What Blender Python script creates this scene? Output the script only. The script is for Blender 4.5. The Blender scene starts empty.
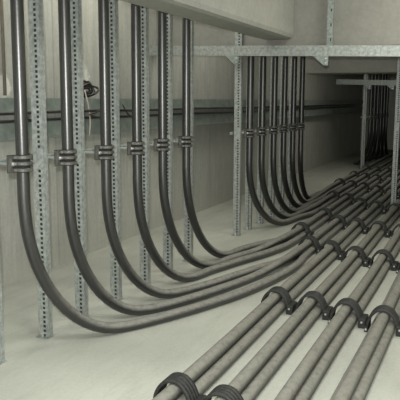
import bpy, bmesh, math, random
from mathutils import Vector, Matrix
random.seed(7)
S = bpy.context.scene
C = S.collection

# ------------------------------------------------------------------ materials
def new_mat(name):
    m = bpy.data.materials.new(name); m.use_nodes = True
    nt = m.node_tree
    b = nt.nodes['Principled BSDF']
    return m, nt, b

def noise(nt, scale, detail=6, rough=.6, vec=None):
    n = nt.nodes.new('ShaderNodeTexNoise')
    n.inputs['Scale'].default_value = scale
    n.inputs['Detail'].default_value = detail
    n.inputs['Roughness'].default_value = rough
    if vec: nt.links.new(vec, n.inputs['Vector'])
    return n.outputs['Fac']

def ramp(nt, fac, stops):
    r = nt.nodes.new('ShaderNodeValToRGB')
    e = r.color_ramp.elements
    while len(e) < len(stops): e.new(.5)
    for k, (p, c) in enumerate(stops):
        e[k].position = p
        e[k].color = (*c, 1) if len(c) == 3 else c
    nt.links.new(fac, r.inputs['Fac'])
    return r.outputs['Color']

def mix(nt, fac, a, b, mode='MIX'):
    m = nt.nodes.new('ShaderNodeMix'); m.data_type = 'RGBA'; m.blend_type = mode
    for s, v in ((m.inputs['Factor'], fac), (m.inputs[6], a), (m.inputs[7], b)):
        if hasattr(v, 'node'): nt.links.new(v, s)
        elif isinstance(v, (int, float)): s.default_value = v
        else: s.default_value = (*v, 1)
    return m.outputs[2]

def math_node(nt, op, a, b=None):
    m = nt.nodes.new('ShaderNodeMath'); m.operation = op
    for k, v in ((0, a), (1, b)):
        if v is None: continue
        if hasattr(v, 'node'): nt.links.new(v, m.inputs[k])
        else: m.inputs[k].default_value = v
    return m.outputs[0]

def coords(nt):
    return nt.nodes.new('ShaderNodeTexCoord').outputs['Object']

def bump(nt, b, h, strength, dist=.01):
    n = nt.nodes.new('ShaderNodeBump')
    n.inputs['Strength'].default_value = strength
    n.inputs['Distance'].default_value = dist
    nt.links.new(h, n.inputs['Height'])
    nt.links.new(n.outputs['Normal'], b.inputs['Normal'])

def sphere_mask(nt, vec, centre, rad, wob):
    d = nt.nodes.new('ShaderNodeVectorMath'); d.operation = 'DISTANCE'
    nt.links.new(vec, d.inputs[0]); d.inputs[1].default_value = centre
    f = math_node(nt, 'ADD', d.outputs['Value'], math_node(nt, 'MULTIPLY', math_node(nt, 'SUBTRACT', noise(nt, 14, 5, .7, vec), .5), wob))
    r = nt.nodes.new('ShaderNodeMapRange')
    r.inputs['From Min'].default_value = rad; r.inputs['From Max'].default_value = rad*.72
    nt.links.new(f, r.inputs['Value'])
    return r.outputs[0]

def concrete(name, dark, mid, light, boards=0, patches=(), rough=.9):
    m, nt, b = new_mat(name)
    v = coords(nt)
    c = ramp(nt, noise(nt, 1.1, 8, .62, v), [(.28, dark), (.5, mid), (.74, light)])
    fine = noise(nt, 28, 5, .7, v)
    c = mix(nt, .4, c, ramp(nt, noise(nt, 7, 7, .75, v), [(.3, dark), (.7, light)]))
    c = mix(nt, .25, c, ramp(nt, fine, [(.3, dark), (.7, light)]))
    # drip streaks running down
    mp = nt.nodes.new('ShaderNodeMapping'); mp.inputs['Scale'].default_value = (5, 5, .35)
    nt.links.new(v, mp.inputs['Vector'])
    st = noise(nt, 1.6, 4, .6, mp.outputs[0])
    if boards:
        c = mix(nt, math_node(nt, 'MULTIPLY', ramp(nt, st, [(.5, (0, 0, 0)), (.68, (1, 1, 1))]), .3), c, dark)
        sx = nt.nodes.new('ShaderNodeSeparateXYZ'); nt.links.new(v, sx.inputs[0])
        fr = math_node(nt, 'FRACT', math_node(nt, 'MULTIPLY', sx.outputs['X'], 1/boards))
        seam = math_node(nt, 'LESS_THAN', math_node(nt, 'ABSOLUTE', math_node(nt, 'SUBTRACT', fr, .5)), .012)
        c = mix(nt, math_node(nt, 'MULTIPLY', seam, .4), c, tuple(x*.45 for x in dark))
    if boards:
        fs = nt.nodes.new('ShaderNodeMapping'); fs.inputs['Scale'].default_value = (1, 1, .06)
        nt.links.new(v, fs.inputs['Vector'])
        gr = noise(nt, 24, 5, .7, fs.outputs[0])
        c = mix(nt, .3, c, ramp(nt, gr, [(.35, dark), (.65, light)]))
        # settled dust with a ragged edge at the foot of the wall
        dz = math_node(nt, 'ADD', sx.outputs['Z'], math_node(nt, 'MULTIPLY', math_node(nt, 'SUBTRACT', noise(nt, 2.5, 6, .65, v), .5), .7))
        dr = nt.nodes.new('ShaderNodeMapRange'); dr.inputs['From Min'].default_value = .32; dr.inputs['From Max'].default_value = .02
        nt.links.new(dz, dr.inputs['Value'])
        c = mix(nt, math_node(nt, 'MULTIPLY', dr.outputs[0], .6), c, (.43, .43, .37))
    for p, r, w, col in patches:
        c = mix(nt, sphere_mask(nt, v, p, r, w), c, col)
    nt.links.new(c, b.inputs['Base Color'])
    b.inputs['Roughness'].default_value = rough
    bump(nt, b, fine, .25, .006)
    return m

def floor_mat():
    m, nt, b = new_mat('dusty_concrete_floor')
    v = coords(nt)
    c = ramp(nt, noise(nt, .8, 8, .6, v), [(.3, (.34, .353, .31)), (.5, (.405, .418, .368)), (.72, (.47, .483, .428))])
    mp = nt.nodes.new('ShaderNodeMapping'); mp.inputs['Scale'].default_value = (.5, 2.2, 1)
    mp.inputs['Rotation'].default_value = (0, 0, .25)
    nt.links.new(v, mp.inputs['Vector'])
    sc = noise(nt, 2.2, 7, .7, mp.outputs[0])
    c = mix(nt, math_node(nt, 'MULTIPLY', ramp(nt, sc, [(.48, (0, 0, 0)), (.7, (1, 1, 1))]), .55), c, (.29, .295, .258))
    fine = noise(nt, 45, 4, .7, v)
    c = mix(nt, .12, c, ramp(nt, fine, [(.3, (.2, .2, .17)), (.65, (.6, .6, .52))]))
    nt.links.new(c, b.inputs['Base Color'])
    b.inputs['Roughness'].default_value = .92
    bump(nt, b, fine, .15, .004)
    return m

def cable_mat(name, sheath, dust, amount, rough=.38, spec=1.0):
    """black sheath with real dust lying on the faces that look up"""
    m, nt, b = new_mat(name)
    v = coords(nt)
    g = nt.nodes.new('ShaderNodeNewGeometry')
    s = nt.nodes.new('ShaderNodeSeparateXYZ'); nt.links.new(g.outputs['Normal'], s.inputs[0])
    up = nt.nodes.new('ShaderNodeMapRange')
    up.inputs['From Min'].default_value = -.05; up.inputs['From Max'].default_value = .6
    nt.links.new(s.outputs['Z'], up.inputs['Value'])
    n = noise(nt, 26, 7, .75, v)
    n2 = ramp(nt, n, [(.32, (.35,)*3), (.55, (1,)*3)])
    # dust is thick where the cable lies on the floor, thin where it hangs free
    sp = nt.nodes.new('ShaderNodeSeparateXYZ'); nt.links.new(v, sp.inputs[0])
    lo = nt.nodes.new('ShaderNodeMapRange')
    lo.inputs['From Min'].default_value = .55; lo.inputs['From Max'].default_value = .08
    lo.inputs['To Min'].default_value = amount*.45; lo.inputs['To Max'].default_value = amount
    nt.links.new(sp.outputs['Z'], lo.inputs['Value'])
    f = math_node(nt, 'MULTIPLY', math_node(nt, 'MULTIPLY', up.outputs[0], n2), lo.outputs[0])
    fine = noise(nt, 60, 4, .7, v)
    base = mix(nt, .35, sheath, ramp(nt, fine, [(.35, tuple(x*.6 for x in sheath)), (.7, tuple(min(1, x*1.8) for x in sheath))]))
    c = mix(nt, f, base, dust)
    nt.links.new(c, b.inputs['Base Color'])
    r = nt.nodes.new('ShaderNodeMapRange')
    r.inputs['To Min'].default_value = rough; r.inputs['To Max'].default_value = .9
    nt.links.new(f, r.inputs['Value']); nt.links.new(r.outputs[0], b.inputs['Roughness'])
    b.inputs['Specular IOR Level'].default_value = spec
    bump(nt, b, fine, .12, .003)
    return m

def metal(name, a, bcol, metallic=.55, rough=.45, scale=22):
    m, nt, b = new_mat(name)
    v = coords(nt)
    n = noise(nt, scale, 6, .65, v)
    c = ramp(nt, n, [(.32, a), (.68, bcol)])
    nt.links.new(c, b.inputs['Base Color'])
    b.inputs['Metallic'].default_value = metallic
    r = nt.nodes.new('ShaderNodeMapRange')
    r.inputs['To Min'].default_value = rough-.08; r.inputs['To Max'].default_value = rough+.15
    nt.links.new(n, r.inputs['Value']); nt.links.new(r.outputs[0], b.inputs['Roughness'])
    return m

M = {}
M['floor'] = floor_mat()
WP = [((5.53, 3.65, 1.755), .13, .2, (.72, .73, .67)), ((4.36, 3.65, 1.655), .11, .16, (.76, .76, .70)),
      ((5.5, 3.65, 1.87), .07, .12, (.66, .67, .60)), ((4.26, 3.65, 1.78), .05, .08, (.22, .10, .08))]
M['wall'] = concrete('wall_concrete', (.31, .315, .282), (.45, .455, .41), (.58, .585, .53), .92, WP)
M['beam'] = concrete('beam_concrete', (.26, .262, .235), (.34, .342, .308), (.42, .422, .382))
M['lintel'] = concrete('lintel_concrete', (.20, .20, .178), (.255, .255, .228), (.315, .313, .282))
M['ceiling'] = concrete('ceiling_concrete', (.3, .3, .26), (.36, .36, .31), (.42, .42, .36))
M['cable'] = cable_mat('cable_sheath', (.016, .016, .016), (.22, .216, .188), .95, .31)
M['cable_black'] = cable_mat('cable_sheath_clean', (.010, .010, .010), (.22, .218, .185), .9, .34)
M['cable_dusty'] = cable_mat('cable_sheath_dusty', (.075, .074, .064), (.225, .224, .192), 1.0, .6, .5)
M['galv'] = metal('galvanised_steel', (.21, .232, .22), (.46, .488, .465), .4, .42, 30)
M['galv_dull'] = metal('dull_galvanised_steel', (.18, .21, .195), (.36, .40, .375), .4, .5, 30)
M['inside'] = metal('painted_slot_shade', (.02, .024, .022), (.05, .055, .05), .1, .8)  # near-black steel: shade behind the slots painted as colour
M['tray'] = metal('painted_tray_steel', (.22, .26, .235), (.38, .43, .39), .3, .5, 8)
M['clamp'] = metal('cast_clamp_alloy', (.055, .055, .05), (.145, .145, .13), .3, .48, 40)
M['strap'] = metal('saddle_strap_alloy', (.009, .010, .009), (.032, .032, .029), .15, .6, 40)
M['rib_gap'] = metal('rib_gap_black', (.008, .008, .008), (.018, .018, .017), 0, .8, 30)  # matte black that paints the shade between the clamp ribs
M['bolt'] = metal('bright_bolt', (.55, .57, .55), (.8, .8, .78), .8, .3)
M['wire'] = cable_mat('thin_wire', (.015, .015, .015), (.2, .2, .17), .4)
M['wire_pale'] = metal('pale_wire', (.5, .42, .38), (.62, .55, .5), 0, .6)
M['rust'] = metal('rusty_conduit', (.16, .14, .10), (.24, .21, .16), .1, .8)

# ------------------------------------------------------------------ helpers
def obj(name, bm, mat, parent=None, smooth=False, loc=None):
    me = bpy.data.meshes.new(name)
    bmesh.ops.recalc_face_normals(bm, faces=bm.faces)
    bm.to_mesh(me); bm.free()
    mats = mat if isinstance(mat, (list, tuple)) else [mat]
    for x in mats: me.materials.append(x)
    if smooth:
        for p in me.polygons: p.use_smooth = True
    o = bpy.data.objects.new(name, me); C.objects.link(o)
    if parent: o.parent = parent
    if loc: o.location = loc
    return o

def thing(name, label, cat, loc=(0, 0, 0), group=None):
    o = bpy.data.objects.new(name, None); C.objects.link(o)
    o.empty_display_size = .05
    o.location = loc
    return tag(o, label, cat, group)

def tag(o, label, cat, group=None):
    o['label'] = label; o['category'] = cat
    if group: o['group'] = group
    return o

def struct(o):
    o['kind'] = 'structure'
    return o

def box(bm, x0, x1, y0, y1, z0, z1, bev=0):
    t = bmesh.new()
    bmesh.ops.create_cube(t, size=1)
    for v in t.verts:
        v.co = Vector(((x0+x1)/2+v.co.x*(x1-x0), (y0+y1)/2+v.co.y*(y1-y0), (z0+z1)/2+v.co.z*(z1-z0)))
    if bev: bmesh.ops.bevel(t, geom=t.edges[:], offset=bev, segments=2, affect='EDGES', profile=.5)
    me = bpy.data.meshes.new('tmp'); t.to_mesh(me); t.free()
    bm.from_mesh(me); bpy.data.meshes.remove(me)

def cyl(bm, p, axis, r, length, seg=12):
    z = Vector(axis).normalized()
    x = z.orthogonal().normalized(); y = z.cross(x)
    p = Vector(p)
    a = [bm.verts.new(p + (x*math.cos(2*math.pi*k/seg)+y*math.sin(2*math.pi*k/seg))*r) for k in range(seg)]
    b = [bm.verts.new(v.co + z*length) for v in a]
    for k in range(seg):
        bm.faces.new((a[k], a[(k+1) % seg], b[(k+1) % seg], b[k]))
    bm.faces.new(a[::-1]); bm.faces.new(b)

def catmull(pts, step=.05):
    P = [Vector(p) for p in pts]
    P = [P[0]*2-P[1]] + P + [P[-1]*2-P[-2]]
    out = []
    for i in range(1, len(P)-2):
        p0, p1, p2, p3 = P[i-1:i+3]
        def tj(t, a, b): return t + max((b-a).length, 1e-6)**.5
        t0 = 0; t1 = tj(t0, p0, p1); t2 = tj(t1, p1, p2); t3 = tj(t2, p2, p3)
        n = max(2, int((p2-p1).length/step))
        for k in range(n):
            t = t1+(t2-t1)*k/n
            a1 = p0*((t1-t)/(t1-t0))+p1*((t-t0)/(t1-t0))
            a2 = p1*((t2-t)/(t2-t1))+p2*((t-t1)/(t2-t1))
            a3 = p2*((t3-t)/(t3-t2))+p3*((t-t2)/(t3-t2))
            b1 = a1*((t2-t)/(t2-t0))+a2*((t-t0)/(t2-t0))
            b2 = a2*((t3-t)/(t3-t1))+a3*((t-t1)/(t3-t1))
            out.append(b1*((t2-t)/(t2-t1))+b2*((t-t1)/(t2-t1)))
    out.append(P[-2])
    return out

def tube(bm, path, r, seg=16):
    T = []
    for i in range(len(path)):
        a = path[max(i-1, 0)]; b = path[min(i+1, len(path)-1)]
        T.append((b-a).normalized())
    n = T[0].orthogonal().normalized()
    rings = []
    for i, p in enumerate(path):
        n = (n - T[i]*n.dot(T[i])).normalized()
        bn = T[i].cross(n)
        rings.append([bm.verts.new(p+(n*math.cos(2*math.pi*k/seg)+bn*math.sin(2*math.pi*k/seg))*r) for k in range(seg)])
    for a, b in zip(rings, rings[1:]):
        for k in range(seg):
            bm.faces.new((a[k], a[(k+1) % seg], b[(k+1) % seg], b[k]))
    bm.faces.new(rings[0][::-1]); bm.faces.new(rings[-1])

def ribbon(bm, path, section, place):
    """sweep closed section [(w, o)] along 2D path [(u, v)]; o is measured along the path's left normal"""
    rings = []
    for i, p in enumerate(path):
        a = path[max(i-1, 0)]; b = path[min(i+1, len(path)-1)]
        t = Vector((b[0]-a[0], b[1]-a[1])).normalized(); n = Vector((-t.y, t.x))
        rings.append([bm.verts.new(place(p[0]+n.x*o, p[1]+n.y*o, w)) for w, o in section])
    k = len(section)
    for a, b in zip(rings, rings[1:]):
        for j in range(k):
            bm.faces.new((a[j], a[(j+1) % k], b[(j+1) % k], b[j]))
    bm.faces.new(rings[0][::-1]); bm.faces.new(rings[-1])

def ridged(width, ridges, base, rise):
    """closed cross-section with ribs on the outer side"""
    out = []
    pitch = width/ridges
    for k in range(ridges):
        x = -width/2+k*pitch
        out += [(x+.06*pitch, base), (x+.22*pitch, base+rise), (x+.70*pitch, base+rise), (x+.86*pitch, base)]
    return [(-width/2, 0), (-width/2, base)] + out + [(width/2, base), (width/2, 0)]

def dup(root, loc, label, group=None):
    r = root.copy(); C.objects.link(r); r.location = loc
    r['label'] = label
    if group: r['group'] = group
    for ch in list(root.children):
        c = ch.copy(); C.objects.link(c); c.parent = r
        for g in ch.children:
            d = g.copy(); C.objects.link(d); d.parent = c
    return r

ORD = ['first', 'second', 'third', 'fourth', 'fifth', 'sixth', 'seventh', 'eighth', 'ninth']

# ------------------------------------------------------------------ room shell
XB, XF, YL, YR, ZC = -3.0, 21.0, 3.65, -4.0, 3.3
def slab(name, mat, *b):
    bm = bmesh.new(); box(bm, *b)
    return struct(obj(name, bm, mat))
slab('floor', M['floor'], XB, XF, YR, YL, -.2, 0)
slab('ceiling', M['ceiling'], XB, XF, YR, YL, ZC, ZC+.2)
slab('wall_left', M['wall'], XB, XF, YL, YL+.2, -.2, ZC+.2)
slab('wall_right', M['wall'], XB, XF, YR-.2, YR, -.2, ZC+.2)
slab('wall_back', M['wall'], XB-.2, XB, YR-.2, YL+.2, -.2, ZC+.2)
slab('wall_far', M['wall'], XF, XF+.2, YR-.2, YL+.2, -.2, ZC+.2)
# concrete beams
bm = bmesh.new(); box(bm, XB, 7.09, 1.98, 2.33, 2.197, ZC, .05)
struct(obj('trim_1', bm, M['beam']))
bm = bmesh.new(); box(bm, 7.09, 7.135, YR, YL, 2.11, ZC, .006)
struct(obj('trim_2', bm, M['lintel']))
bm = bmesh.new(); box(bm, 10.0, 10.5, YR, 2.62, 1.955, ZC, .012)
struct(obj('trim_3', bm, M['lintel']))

# ------------------------------------------------------------------ slotted posts
PW, PD = .078, .048          # slotted face (along y), side face (along x)
def slotted_strip(bm, w, h, pitch, hole_c, hw, hh, place, mi=0):
    """a steel strip with real square holes down one line"""
    cols = [0, hole_c-hw/2, hole_c+hw/2, w]
    n = int(h/pitch); vs = {}
    zs = []
    for k in range(n):
        zs += [k*pitch, k*pitch+(pitch-hh)/2, k*pitch+(pitch+hh)/2]
    zs.append(h)
    def V(i, j):
        if (i, j) not in vs: vs[(i, j)] = bm.verts.new(place(cols[i], zs[j]))
        return vs[(i, j)]
    for j in range(len(zs)-1):
        for i in range(3):
            if i == 1 and j % 3 == 1: continue
            f = bm.faces.new((V(i, j), V(i+1, j), V(i+1, j+1), V(i, j+1)))
            f.material_index = mi

def quad(bm, a, b, c, d, mi=0):
    f = bm.faces.new([bm.verts.new(p) for p in (a, b, c, d)]); f.material_index = mi

def make_post(label, group, loc, h, w=PW, d=PD):
    t = thing('slotted_post', label, 'post', loc, group)
    bm = bmesh.new()
    # outer faces: slotted face looks along -x, plain face along -y; y runs 0..w, x runs 0..d
    slotted_strip(bm, w, h, .031, w*.38, .018, .017, lambda a, z: Vector((0, a, z)))
    quad(bm, (0, 0, 0), (d, 0, 0), (d, 0, h), (0, 0, h))
    quad(bm, (d, 0, 0), (d, w, 0), (d, w, h), (d, 0, h))
    quad(bm, (0, w, 0), (d, w, 0), (d, w, h), (0, w, h))
    # dark inner sheets: the shade inside the slots, put in as colour
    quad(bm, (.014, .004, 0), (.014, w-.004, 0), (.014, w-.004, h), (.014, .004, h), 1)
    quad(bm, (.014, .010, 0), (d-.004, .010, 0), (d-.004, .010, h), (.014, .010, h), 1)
    me = bpy.data.meshes.new('channel'); bm.to_mesh(me); bm.free()
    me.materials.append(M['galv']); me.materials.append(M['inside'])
    o = bpy.data.objects.new('channel', me); C.objects.link(o); o.parent = t
    bm = bmesh.new(); box(bm, -.004, 0, .004, w-.004, 1.115, 1.24, .001)
    obj('fixing_plate', bm, M['galv'], t)
    bm = bmesh.new(); box(bm, -.022, d+.012, -.008, w+.012, 0, .006, .002)
    obj('base_plate', bm, M['galv_dull'], t)
    bm = bmesh.new()
    cyl(bm, (-.011, w/2, .006), (0, 0, 1), .007, .016, 6)
    obj('anchor_bolt', bm, M['bolt'], t)
    return t

YP = 2.56
g1 = [2.93, 3.41, 3.835, 4.315, 4.795, 5.235, 5.685]
g2 = [7.03, 7.43, 7.88, 8.35, 8.80, 9.25]
g3 = [15.3]
near_lbl = ['slotted steel post cut by the left edge of the photo, only its foot in frame',
            'slotted steel post between the first and second big cable from the left',
            'slotted steel post just right of the second big cable from the left',
            'slotted steel post just right of the third big cable from the left',
            'slotted steel post just right of the fourth big cable from the left',
            'slotted steel post just right of the fifth big cable from the left',
            'slotted steel post just right of the sixth big cable, last of the near bank']
mid_lbl = ['bright slotted steel post carrying the crossbar, standing clear left of the middle cable bank'] + \
          ['slotted steel post behind the middle cable bank, %s from the left there' % ORD[k] for k in range(5)]
far_lbl = ['pale slotted post in the dark at the left side of the farthest cable bank']
p0 = make_post(near_lbl[0], 'slotted posts of the near cable bank', (g1[0], YP, 0), ZC)
for x, l in list(zip(g1, near_lbl))[1:]:
    dup(p0, (x, YP, 0), l)
for x, l in zip(g2, mid_lbl): dup(p0, (x, YP, 0), l, 'slotted posts of the middle cable bank')
for x, l in zip(g3, far_lbl): dup(p0, (x, YP, 0), l, 'slotted posts of the farthest cable bank')
make_post('slim slotted steel post standing among the floor cables at the right edge', None, (9.92, 1.180, 0), ZC, .070, .05)

# ------------------------------------------------------------------ clamp rails and clamps
YC = 2.505; R = .0375
def rail(x0, x1, label):
    t = thing('strut_rail', label, 'rail', ((x0+x1)/2, 2.662, 1.178), 'strut rails holding the vertical cables')
    h = (x1-x0)/2
    bm = bmesh.new()
    box(bm, -h, h, -.014, .015, -.015, .015, .003)
    obj('strut', bm, M['galv_dull'], t)
    for s in (-1, 1):
        bm = bmesh.new(); box(bm, s*h-.004, s*h+.004, -.016, .016, -.017, .017, .001)
        obj('end_cap', bm, M['galv_dull'], t)
    return t
rail(2.55, 5.80, 'grey strut rail running behind the clamps of the six near cables')
rail(7.00, 9.75, 'grey strut rail running behind the clamps of the middle cable bank')
rail(15.3, 18.6, 'strut rail in the dark behind the farthest cable bank')

def make_clamp(label, group, loc):
    t = thing('cable_clamp', label, 'clamp', loc, group)
    def path(r, y0):
        out = [(.104, y0), (.08, y0), (.060, y0-.002), (r+.010, .019)]
        out += [(r*math.cos(-math.pi*k/12), r*math.sin(-math.pi*k/12)) for k in range(13)]
        return out + [(-u, v) for u, v in out[3::-1]]
    bm = bmesh.new()
    ribbon(bm, path(.0395, .030), [(-.052, 0), (-.052, .005), (.052, .005), (.052, 0)], lambda u, v, w: Vector((u, v, w)))
    obj('rib_gap_backing', bm, M['rib_gap'], t)  # black sheet added so the gaps between the ribs read as shaded
    bm = bmesh.new()
    for w0 in (-.0375, 0, .0375):
        sec = [(-.0105, 0), (-.0105, .012), (-.007, .016), (.007, .016), (.0105, .012), (.0105, 0)]
        ribbon(bm, path(.0440, .026), [(w+w0, o) for w, o in sec], lambda u, v, w: Vector((u, v, w)))
    # webs tying the ribs together at both ends
    for sx in (-1, 1):
        box(bm, sx*.094-.012, sx*.094+.012, .006, .026, -.048, .048, .002)
    obj('clamp_strap', bm, M['clamp'], t)
    for sx in (-1, 1):
        bm = bmesh.new()
        cyl(bm, (sx*.082, .012, 0), (0, -1, 0), .013, .014, 6)
        cyl(bm, (sx*.082, -.002, 0), (0, -1, 0), .007, .014, 8)
        obj('bolt', bm, M['bolt'], t)
        bm = bmesh.new()
        cyl(bm, (sx*.090, .035, 0), (0, 1, 0), .009, .108, 8)
        obj('stud', bm, M['galv'], t)
    return t

c1 = [3.14, 3.60, 4.07, 4.53, 4.972, 5.45]
c2 = [7.185, 7.635, 8.115, 8.565, 9.015, 9.45]
c3 = [15.56, 16.06, 16.56, 17.15, 17.65, 18.15]
z1 = [1.203, 1.183, 1.18, 1.193, 1.2, 1.205]
cl0 = make_clamp('ribbed clamp on the first big vertical cable from the left', 'clamps of the near cable bank', (c1[0], YC, 1.178))
for k in range(1, 6):
    dup(cl0, (c1[k], YC, 1.178), 'ribbed clamp on the %s big vertical cable from the left' % ORD[k])
for k in range(6):
    dup(cl0, (c2[k], YC, 1.178), 'small dark clamp on the %s cable from the left of the middle bank' % ORD[k], 'clamps of the middle cable bank')
for k in range(6):
    dup(cl0, (c3[k], YC, 1.178), 'dark clamp on the %s cable from the left of the farthest bank' % ORD[k], 'clamps of the farthest cable bank')

# ------------------------------------------------------------------ cables
TR0 = {'a': 1.86, 'b': 1.585, 'c': 1.34, 'd': 1.075, 'e': .815, 'g': .56, 'm': 2.10, 'n': 2.34, 'q': 2.60, 'r': 2.66}
TR = {k: v*1.02 for k, v in TR0.items()}
TR['q'] = 2.565; TR['r'] = 2.78
RS = R*1.10
ZT = R+RS*math.sqrt(3)
XE = 20.95
PATHS = []
def seat(tr, slot):
    y = TR[tr]
    return {'l': (y+RS, R), 't': (y, ZT), 'r': (y-RS, R)}[slot]

def bend(x, dx, dy, z0):
    pts = [(x, YC, ZC-.01), (x, YC, 2.6), (x, YC, 1.9), (x, YC, 1.25), (x, YC, 1.1), (x, YC, z0+.08)]
    for k in range(0, 8):
        a = math.pi/2*k/7
        s = 1-math.cos(a)
        pts.append((x+dx*s, YC+dy*s, z0-(z0-R)*math.sin(a)))
    return pts

def riser(x, dx, dy, z0, floor_pts, tr, slot, xm, label, mat, group):
    y, z = seat(tr, slot)
    pts = bend(x, dx, dy, z0)
    pts += [(p[0], p[1], p[2] if len(p) > 2 else R) for p in floor_pts]
    pts += [(xm, y, z), (xm+.5, y, z)]
    X = xm+1.3
    while X < XE-.7:
        pts.append((X, y, z)); X += 1.4
    pts.append((XE, y, z))
    PATHS.append((label, catmull(pts, .06)))
    bm = bmesh.new(); tube(bm, catmull(pts, .06), R, 18)
    return tag(obj('power_cable', bm, mat, smooth=True), label, 'cable', group)

G1 = 'power cables of the near bank'
L = ['big dark cable bending from wall to floor, %s from the left' % ORD[k] for k in range(6)]
MC = M['cable']
riser(c1[0], .58, -.34, .95, [(3.98, 2.02), (4.35, 1.86), (4.75, 1.72), (5.3, 1.60), (5.8, 1.55)], 'b', 'r', 6.25, L[0], MC, G1)
riser(c1[1], .50, -.30, .90, [(4.35, 2.07), (4.8, 1.91), (5.3, 1.78), (5.7, 1.68, .075)], 'b', 't', 6.2, L[1], MC, G1)
riser(c1[2], .48, -.30, .88, [(4.85, 2.06), (5.2, 1.95), (5.6, 1.83), (5.95, 1.71)], 'b', 'l', 6.3, L[2], MC, G1)
riser(c1[3], .52, -.24, .90, [(5.35, 2.2), (5.75, 2.09), (6.2, 1.95), (6.55, 1.875)], 'a', 'r', 6.9, L[3], MC, G1)
riser(c1[4], .55, -.24, .92, [(5.85, 2.19), (6.2, 2.09), (6.6, 1.97, .08)], 'a', 't', 6.95, L[4], MC, G1)
riser(c1[5], .52, -.22, .92, [(6.25, 2.24), (6.6, 2.12), (6.85, 2.0)], 'a', 'l', 7.1, L[5], MC, G1)

G2 = 'power cables of the middle bank'
L = ['black cable of the middle bank bending to the floor, %s from the left there' % ORD[k] for k in range(6)]
MC = M['cable_black']
riser(c2[0], .72, -.24, .82, [(8.3, 2.2), (8.8, 2.09)], 'm', 'r', 9.5, L[0], MC, G2)
riser(c2[1], .68, -.20, .80, [(8.7, 2.27), (9.1, 2.18, .075)], 'm', 't', 9.55, L[1], MC, G2)
riser(c2[2], .66, -.14, .80, [(9.1, 2.33), (9.4, 2.25)], 'm', 'l', 9.75, L[2], MC, G2)
riser(c2[3], .66, -.12, .80, [(9.7, 2.335), (10.3, 2.33)], 'n', 'r', 11.0, L[3], MC, G2)
riser(c2[4], .66, -.08, .80, [(10.1, 2.43), (10.55, 2.40, .08)], 'n', 't', 11.1, L[4], MC, G2)
riser(c2[5], .66, 0, .80, [(10.6, 2.50), (10.9, 2.47)], 'n', 'l', 11.3, L[5], MC, G2)
G3 = 'power cables of the farthest bank'
L = ['black cable in the dark farthest bank, %s from the left there' % ORD[k] for k in range(6)]
for k in range(6):
    dy = .46-.09*k
    TR['far'] = YC+dy+RS
    riser(c3[k], .8, dy, .85, [], 'far', 'r', c3[k]+1.3, L[k], MC, G3)

G4 = 'dusty trefoil cables on the floor'
SIDE = {'l': 'lower left', 't': 'top', 'r': 'lower right'}
NUM = {'c': 'leftmost of four bundles at the bottom edge', 'd': 'second-left of four bundles at the bottom edge',
       'e': 'third-left of four bundles at the bottom edge', 'g': 'rightmost of four bundles at the bottom edge'}
for tr in 'cdeg':
    for sl in 'ltr':
        y, z = seat(tr, sl)
        pts = [(.6, y, z)]
        X = 2.0
        while X < XE-.8:
            w = .004*math.sin(X*1.9+ord(tr)) if X < 14 else 0
            pts.append((X, y+w, z)); X += .72
        pts.append((XE, y, z))
        bm = bmesh.new(); tube(bm, catmull(pts, .12), R, 18)
        tag(obj('power_cable', bm, M['cable_dusty'], smooth=True),
            'dusty %s cable in the %s' % (SIDE[sl], NUM[tr]), 'cable', G4)

# ------------------------------------------------------------------ saddles over the trefoil groups
def make_saddle(label, loc, group, ribs, width):
    t = thing('cable_saddle', label, 'saddle', loc, group)
    half = [(.0915, .015), (.0915, .04), (.087, .068), (.075, .098), (.056, .126), (.031, .1475), (0, .1535)]
    full = half + [(-u, v) for u, v in half[-2::-1]]
    P = [(p.x, p.y) for p in catmull([(u, v, 0) for u, v in full], .014)]
    bm = bmesh.new()
    # path runs from +y over the top to -y; left normal points inward, so flip
    ribbon(bm, P, [(w, -o) for w, o in ridged(width, ribs, .008, .010)], lambda u, v, w: Vector((w, u, v)))
    obj('strap', bm, M['strap'], t)
    for s in (-1, 1):
        bm = bmesh.new()
        fc, fw = (.116, .025) if s < 0 else (.104, .0125)
        box(bm, -width*.62, width*.62, s*fc-fw, s*fc+fw, 0, .066 if s < 0 else .04, .006)
        f = obj('foot', bm, M['strap'], t)
        bm = bmesh.new()
        cyl(bm, (-width*.62-.007, s*fc, .045 if s < 0 else .022), (1, 0, 0), .008, .012, 6)
        obj('bolt', bm, M['bolt'], f)
    return t

rows = [
 ('at the bottom edge of the photo', {'c': 2.80, 'd': 2.76}),
 ('in the second row from the bottom', {'c': 4.50, 'd': 4.49, 'e': 4.42, 'g': 4.36}),
 ('in the third row from the bottom', {'a': 7.12, 'b': 6.42, 'c': 6.28, 'd': 6.12, 'e': 6.08, 'g': 6.0}),
 ('in the fourth row from the bottom', {'a': 8.25, 'b': 7.77, 'c': 7.65, 'd': 7.56, 'e': 7.5, 'g': 7.42}),
 ('in the fifth row from the bottom', {'m': 9.9, 'a': 9.75, 'b': 9.3, 'c': 9.14, 'd': 9.02, 'e': 8.95, 'g': 8.9}),
 ('in the sixth row from the bottom', {'n': 11.55, 'm': 11.35, 'a': 11.15, 'b': 10.85, 'c': 10.65, 'd': 10.5, 'e': 10.4}),
 ('in the seventh row from the bottom', {'n': 12.9, 'm': 12.7, 'a': 12.5, 'b': 12.35, 'c': 12.15, 'd': 12.0}),
 ('in the eighth row, near the far dark bank', {'n': 14.3, 'm': 14.1, 'a': 13.95, 'b': 13.8, 'c': 13.6}),
]
base = None; slim = None
order = 'nmabcdeg'
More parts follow.
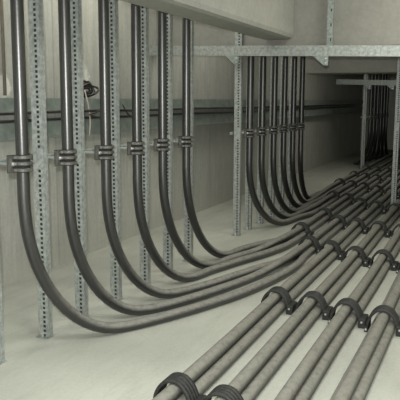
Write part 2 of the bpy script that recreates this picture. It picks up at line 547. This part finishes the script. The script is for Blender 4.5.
for rname, row in rows:
    keys = [k for k in order if k in row]
    for i, k in enumerate(keys):
        lbl = 'dark ribbed strap saddle %s, %s from left' % (rname, ORD[i])
        loc = (row[k]*1.02, TR[k], 0)
        if base is None:
            base = make_saddle(lbl, loc, 'strap saddles over the floor cables', 4, .115)
        else:
            dup(base, loc, lbl)

# ------------------------------------------------------------------ crossbars
def crossbar(x, y0, y1, zl, zr, hgt, label, gussets, mat, hangers=()):
    """channel crossbar from the left wall towards the right; zl, zr: centre height at its ends"""
    t = thing('crossbar', label, 'beam', (x, y1, zl), 'steel crossbars over the cable route')
    L_ = y1-y0
    dz = zr-zl
    bm = bmesh.new()
    def bx(xa, xb, za, zb):
        vs = []
        for yy, oz in ((0, 0), (-L_, dz)):
            vs.append([bm.verts.new((xx, yy, zz+oz)) for xx, zz in ((xa, za), (xb, za), (xb, zb), (xa, zb))])
        a, b = vs
        for k in range(4): bm.faces.new((a[k], a[(k+1) % 4], b[(k+1) % 4], b[k]))
        bm.faces.new(a[::-1]); bm.faces.new(b)
    h = hgt/2
    bx(0, .005, -h, h)                  # web towards the camera
    bx(.005, .05, h-.005, h)            # top flange
    bx(-.022, .05, -h-.005, -h)         # bottom flange with a front lip
    obj('channel', bm, mat, t)
    for gy in gussets:
        zz = zl+dz*(y1-gy)/L_
        bm = bmesh.new()
        pr = [(.12, -h-.005), (-.035, -h-.005), (-.035, -h-.10), (.01, -h-.10)]
        a = [bm.verts.new((-.03, gy-y1+u, zz-zl+v)) for u, v in pr]
        b = [bm.verts.new((-.022, gy-y1+u, zz-zl+v)) for u, v in pr]
        for k in range(4): bm.faces.new((a[k], a[(k+1) % 4], b[(k+1) % 4], b[k]))
        bm.faces.new(a[::-1]); bm.faces.new(b)
        g = obj('gusset', bm, M['galv_dull'], t)
        bm = bmesh.new()
        for v in (-.03, -.075): cyl(bm, (-.03, gy-y1-.012, zz-zl-h+v), (-1, 0, 0), .010, .010, 6)
        obj('bolt', bm, M['bolt'], g)
    return t
crossbar(6.94, YR, YL, 2.115, 1.917, .105, 'long galvanised crossbar spanning from the wall over the middle cable bank', (2.585, 1.60), M['galv'])
crossbar(15.24, YR, 3.25, 1.975, 1.788, .11, 'dim crossbar in the dark above the farthest cable bank', (2.50, 2.0), M['galv_dull'])

# hanger above the first crossbar
t = thing('hanger', 'flat slotted hanger strip dropping from above onto the crossbar at the upper right', 'hanger', (6.995, 1.575, 2.10))
bm = bmesh.new()
slotted_strip(bm, .062, 1.2, .15, .022, .012, .03, lambda a, z: Vector((0, a-.031, z)))
quad(bm, (.004, -.031, 0), (.004, .031, 0), (.004, .031, 1.2), (.004, -.031, 1.2), 1)  # dark sheet behind the slots, their shade put in as colour
quad(bm, (0, -.031, 0), (.03, -.031, 0), (.03, -.031, 1.2), (0, -.031, 1.2))
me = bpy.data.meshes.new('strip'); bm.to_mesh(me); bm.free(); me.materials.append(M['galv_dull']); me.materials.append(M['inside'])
o = bpy.data.objects.new('strip', me); C.objects.link(o); o.parent = t
bm = bmesh.new(); box(bm, -.012, 0, -.028, .028, .13, .17, .002)
obj('joint_plate', bm, M['galv_dull'], t)

# ------------------------------------------------------------------ wall trays
def tray(z0, z1, label):
    t = thing('cable_tray', label, 'cable tray', (XB+.1, YL, z0), 'cable trays along the left wall')
    ln = XF-XB-.2; h = z1-z0
    bm = bmesh.new()
    box(bm, 0, ln, -.105, -.10, 0, h)
    obj('side_rail', bm, M['tray'], t)
    bm = bmesh.new()
    box(bm, 0, ln, -.135, -.01, -.006, 0)
    obj('bottom_lip', bm, M['galv'], t)
    for k in range(15):
        bm = bmesh.new()
        x = .5+k*1.6
        box(bm, x, x+.04, -.10, 0, h*.2, h*.2+.03)
        obj('wall_arm', bm, M['tray'], t)
    return t
tray(1.455, 1.56, 'upper greenish steel cable tray along the left wall behind the posts')
tray(1.225, 1.365, 'lower greenish steel cable tray along the left wall behind the posts')

for z, yy, l in ((1.378, 3.53, 'thin black line along the top edge of the lower wall tray'),
                 (1.442, 3.50, 'thin black line just under the upper wall tray')):
    bm = bmesh.new()  # thin black tubes that draw the dark lines at the tray edges
    tube(bm, catmull([(XB+.3+k*1.15, yy, z+random.uniform(-.006, .006)) for k in range(20)], .3), .0125, 8)
    tag(obj('tray_edge_line', bm, M['wire'], smooth=True), l, 'cable')

# ------------------------------------------------------------------ loose wires at the wall tray
random.seed(3)
bm = bmesh.new()
for k in range(11):
    pts = []
    cx, cz = 5.47+random.uniform(-.05, .05), 1.645+random.uniform(-.015, .015)
    rx, rz = random.uniform(.08, .16), random.uniform(.03, .065)
    ph = random.uniform(0, 6)
    for j in range(13):
        a = ph+j*2*math.pi/12
        pts.append((cx+rx*math.cos(a), 3.585+.007*k-.035+.008*math.sin(3*a), cz+rz*math.sin(a)+.012*math.sin(2*a+k)))
    tube(bm, catmull(pts, .02), .010, 6)
tag(obj('wire_coil', bm, M['wire'], smooth=True), 'tangled coil of black wire on the upper wall tray beside the third cable', 'wire')
bm = bmesh.new()
tube(bm, catmull([(5.37, 3.53, 1.64), (5.39, 3.505, 1.5), (5.41, 3.50, 1.36), (5.40, 3.505, 1.2)], .03), .007, 6)
tag(obj('hanging_wire', bm, M['wire_pale'], smooth=True), 'pale pinkish wire hanging down over both wall trays left of the third cable', 'wire')
for k, (p, q, l) in enumerate([((5.36, 1.41), (5.72, 1.52), 'black wire slanting up between the wall trays just below the coil'),
                               ((5.38, 1.40), (5.74, 1.40), 'black wire lying nearly level above the lower wall tray below the coil'),
                               ((5.98, 1.50), (6.16, 1.37), 'short black wire slanting down between the trays left of the fourth cable')]):
    bm = bmesh.new()
    mid = ((p[0]+q[0])/2, 3.472, (p[1]+q[1])/2-.02)
    tube(bm, catmull([(p[0], 3.472, p[1]), mid, (q[0], 3.472, q[1])], .03), .008, 6)
    tag(obj('hanging_wire', bm, M['wire'], smooth=True), l, 'wire')
bm = bmesh.new()
tube(bm, [Vector((4.36, 3.63, 1.58)), Vector((4.36, 3.63, 2.4)), Vector((4.36, 3.63, ZC))], .014, 8)
tag(obj('conduit', bm, M['rust'], smooth=True), 'thin brown conduit running up the wall at the far left edge', 'pipe')

# ------------------------------------------------------------------ small thing on the floor
bm = bmesh.new()
tube(bm, [Vector((2.76, 1.51, .004)), Vector((2.83, 1.485, .005)), Vector((2.875, 1.475, .004))], .004, 6)
tag(obj('nail', bm, M['rust'], smooth=True), 'small dark nail lying on the floor left of the nearest saddle', 'nail')

# ------------------------------------------------------------------ camera
f = 660.0; h = 1.55
p = math.atan(100/f); psi = math.atan(290*math.cos(p)/f)
F = Vector((math.cos(p)*math.cos(psi), math.cos(p)*math.sin(psi), -math.sin(p)))
Rv = Vector((math.sin(psi), -math.cos(psi), 0)); Uv = Rv.cross(F)
ro = .004
Rv, Uv = (Rv+Uv*ro).normalized(), (Uv-Rv*ro).normalized()
cd = bpy.data.cameras.new('camera'); cam = bpy.data.objects.new('camera', cd); C.objects.link(cam)
cd.sensor_width = 36; cd.sensor_fit = 'HORIZONTAL'; cd.lens = f/400*36
cd.clip_start = .05; cd.clip_end = 100
mw = Matrix((Rv, Uv, -F)).transposed().to_4x4(); mw.translation = Vector((0, 0, h))
cam.matrix_world = mw
S.camera = cam

# ------------------------------------------------------------------ light: the camera's flash and weak unseen fills added at the ceiling
ld = bpy.data.lights.new('flash', 'POINT'); ld.energy = 540; ld.shadow_soft_size = .03; ld.color = (1, 1, .985)
lo = bpy.data.objects.new('flash', ld); C.objects.link(lo); lo.location = Vector((0, 0, h))+Uv*.11-Rv*.03-F*.02
ad = bpy.data.lights.new('ceiling_fill', 'AREA'); ad.energy = 75; ad.shape = 'RECTANGLE'; ad.size = 1.2; ad.size_y = 1.2; ad.color = (1, .99, .95)  # unseen soft fill added over the near floor
ao = bpy.data.objects.new('ceiling_fill', ad); C.objects.link(ao); ao.location = (2.2, .4, ZC-.02)
for nm, lx, ly, en in (('ceiling_fill', 6.0, .1, 48), ('ceiling_fill', 5.2, 3.05, 27), ('ceiling_fill', 7.9, 2.85, 24), ('ceiling_fill', 12.8, 1.6, 30)):  # unseen fills added to brighten the mid floor, left wall and far end
    a2 = bpy.data.lights.new(nm, 'AREA'); a2.energy = en; a2.shape = 'RECTANGLE'; a2.size = 2.0 if ly > 2 else .8; a2.size_y = .7 if ly > 2 else 1.2; a2.color = (1, .97, .86)
    o2 = bpy.data.objects.new(nm, a2); C.objects.link(o2); o2.location = (lx, ly, ZC-.02)
W = bpy.data.worlds.new('world'); S.world = W; W.use_nodes = True
W.node_tree.nodes['Background'].inputs[0].default_value = (.02, .02, .02, 1)
S.view_settings.view_transform = 'Standard'; S.view_settings.look = 'None'
S.view_settings.gamma = 1; S.view_settings.use_curve_mapping = False
S.view_settings.exposure = 0
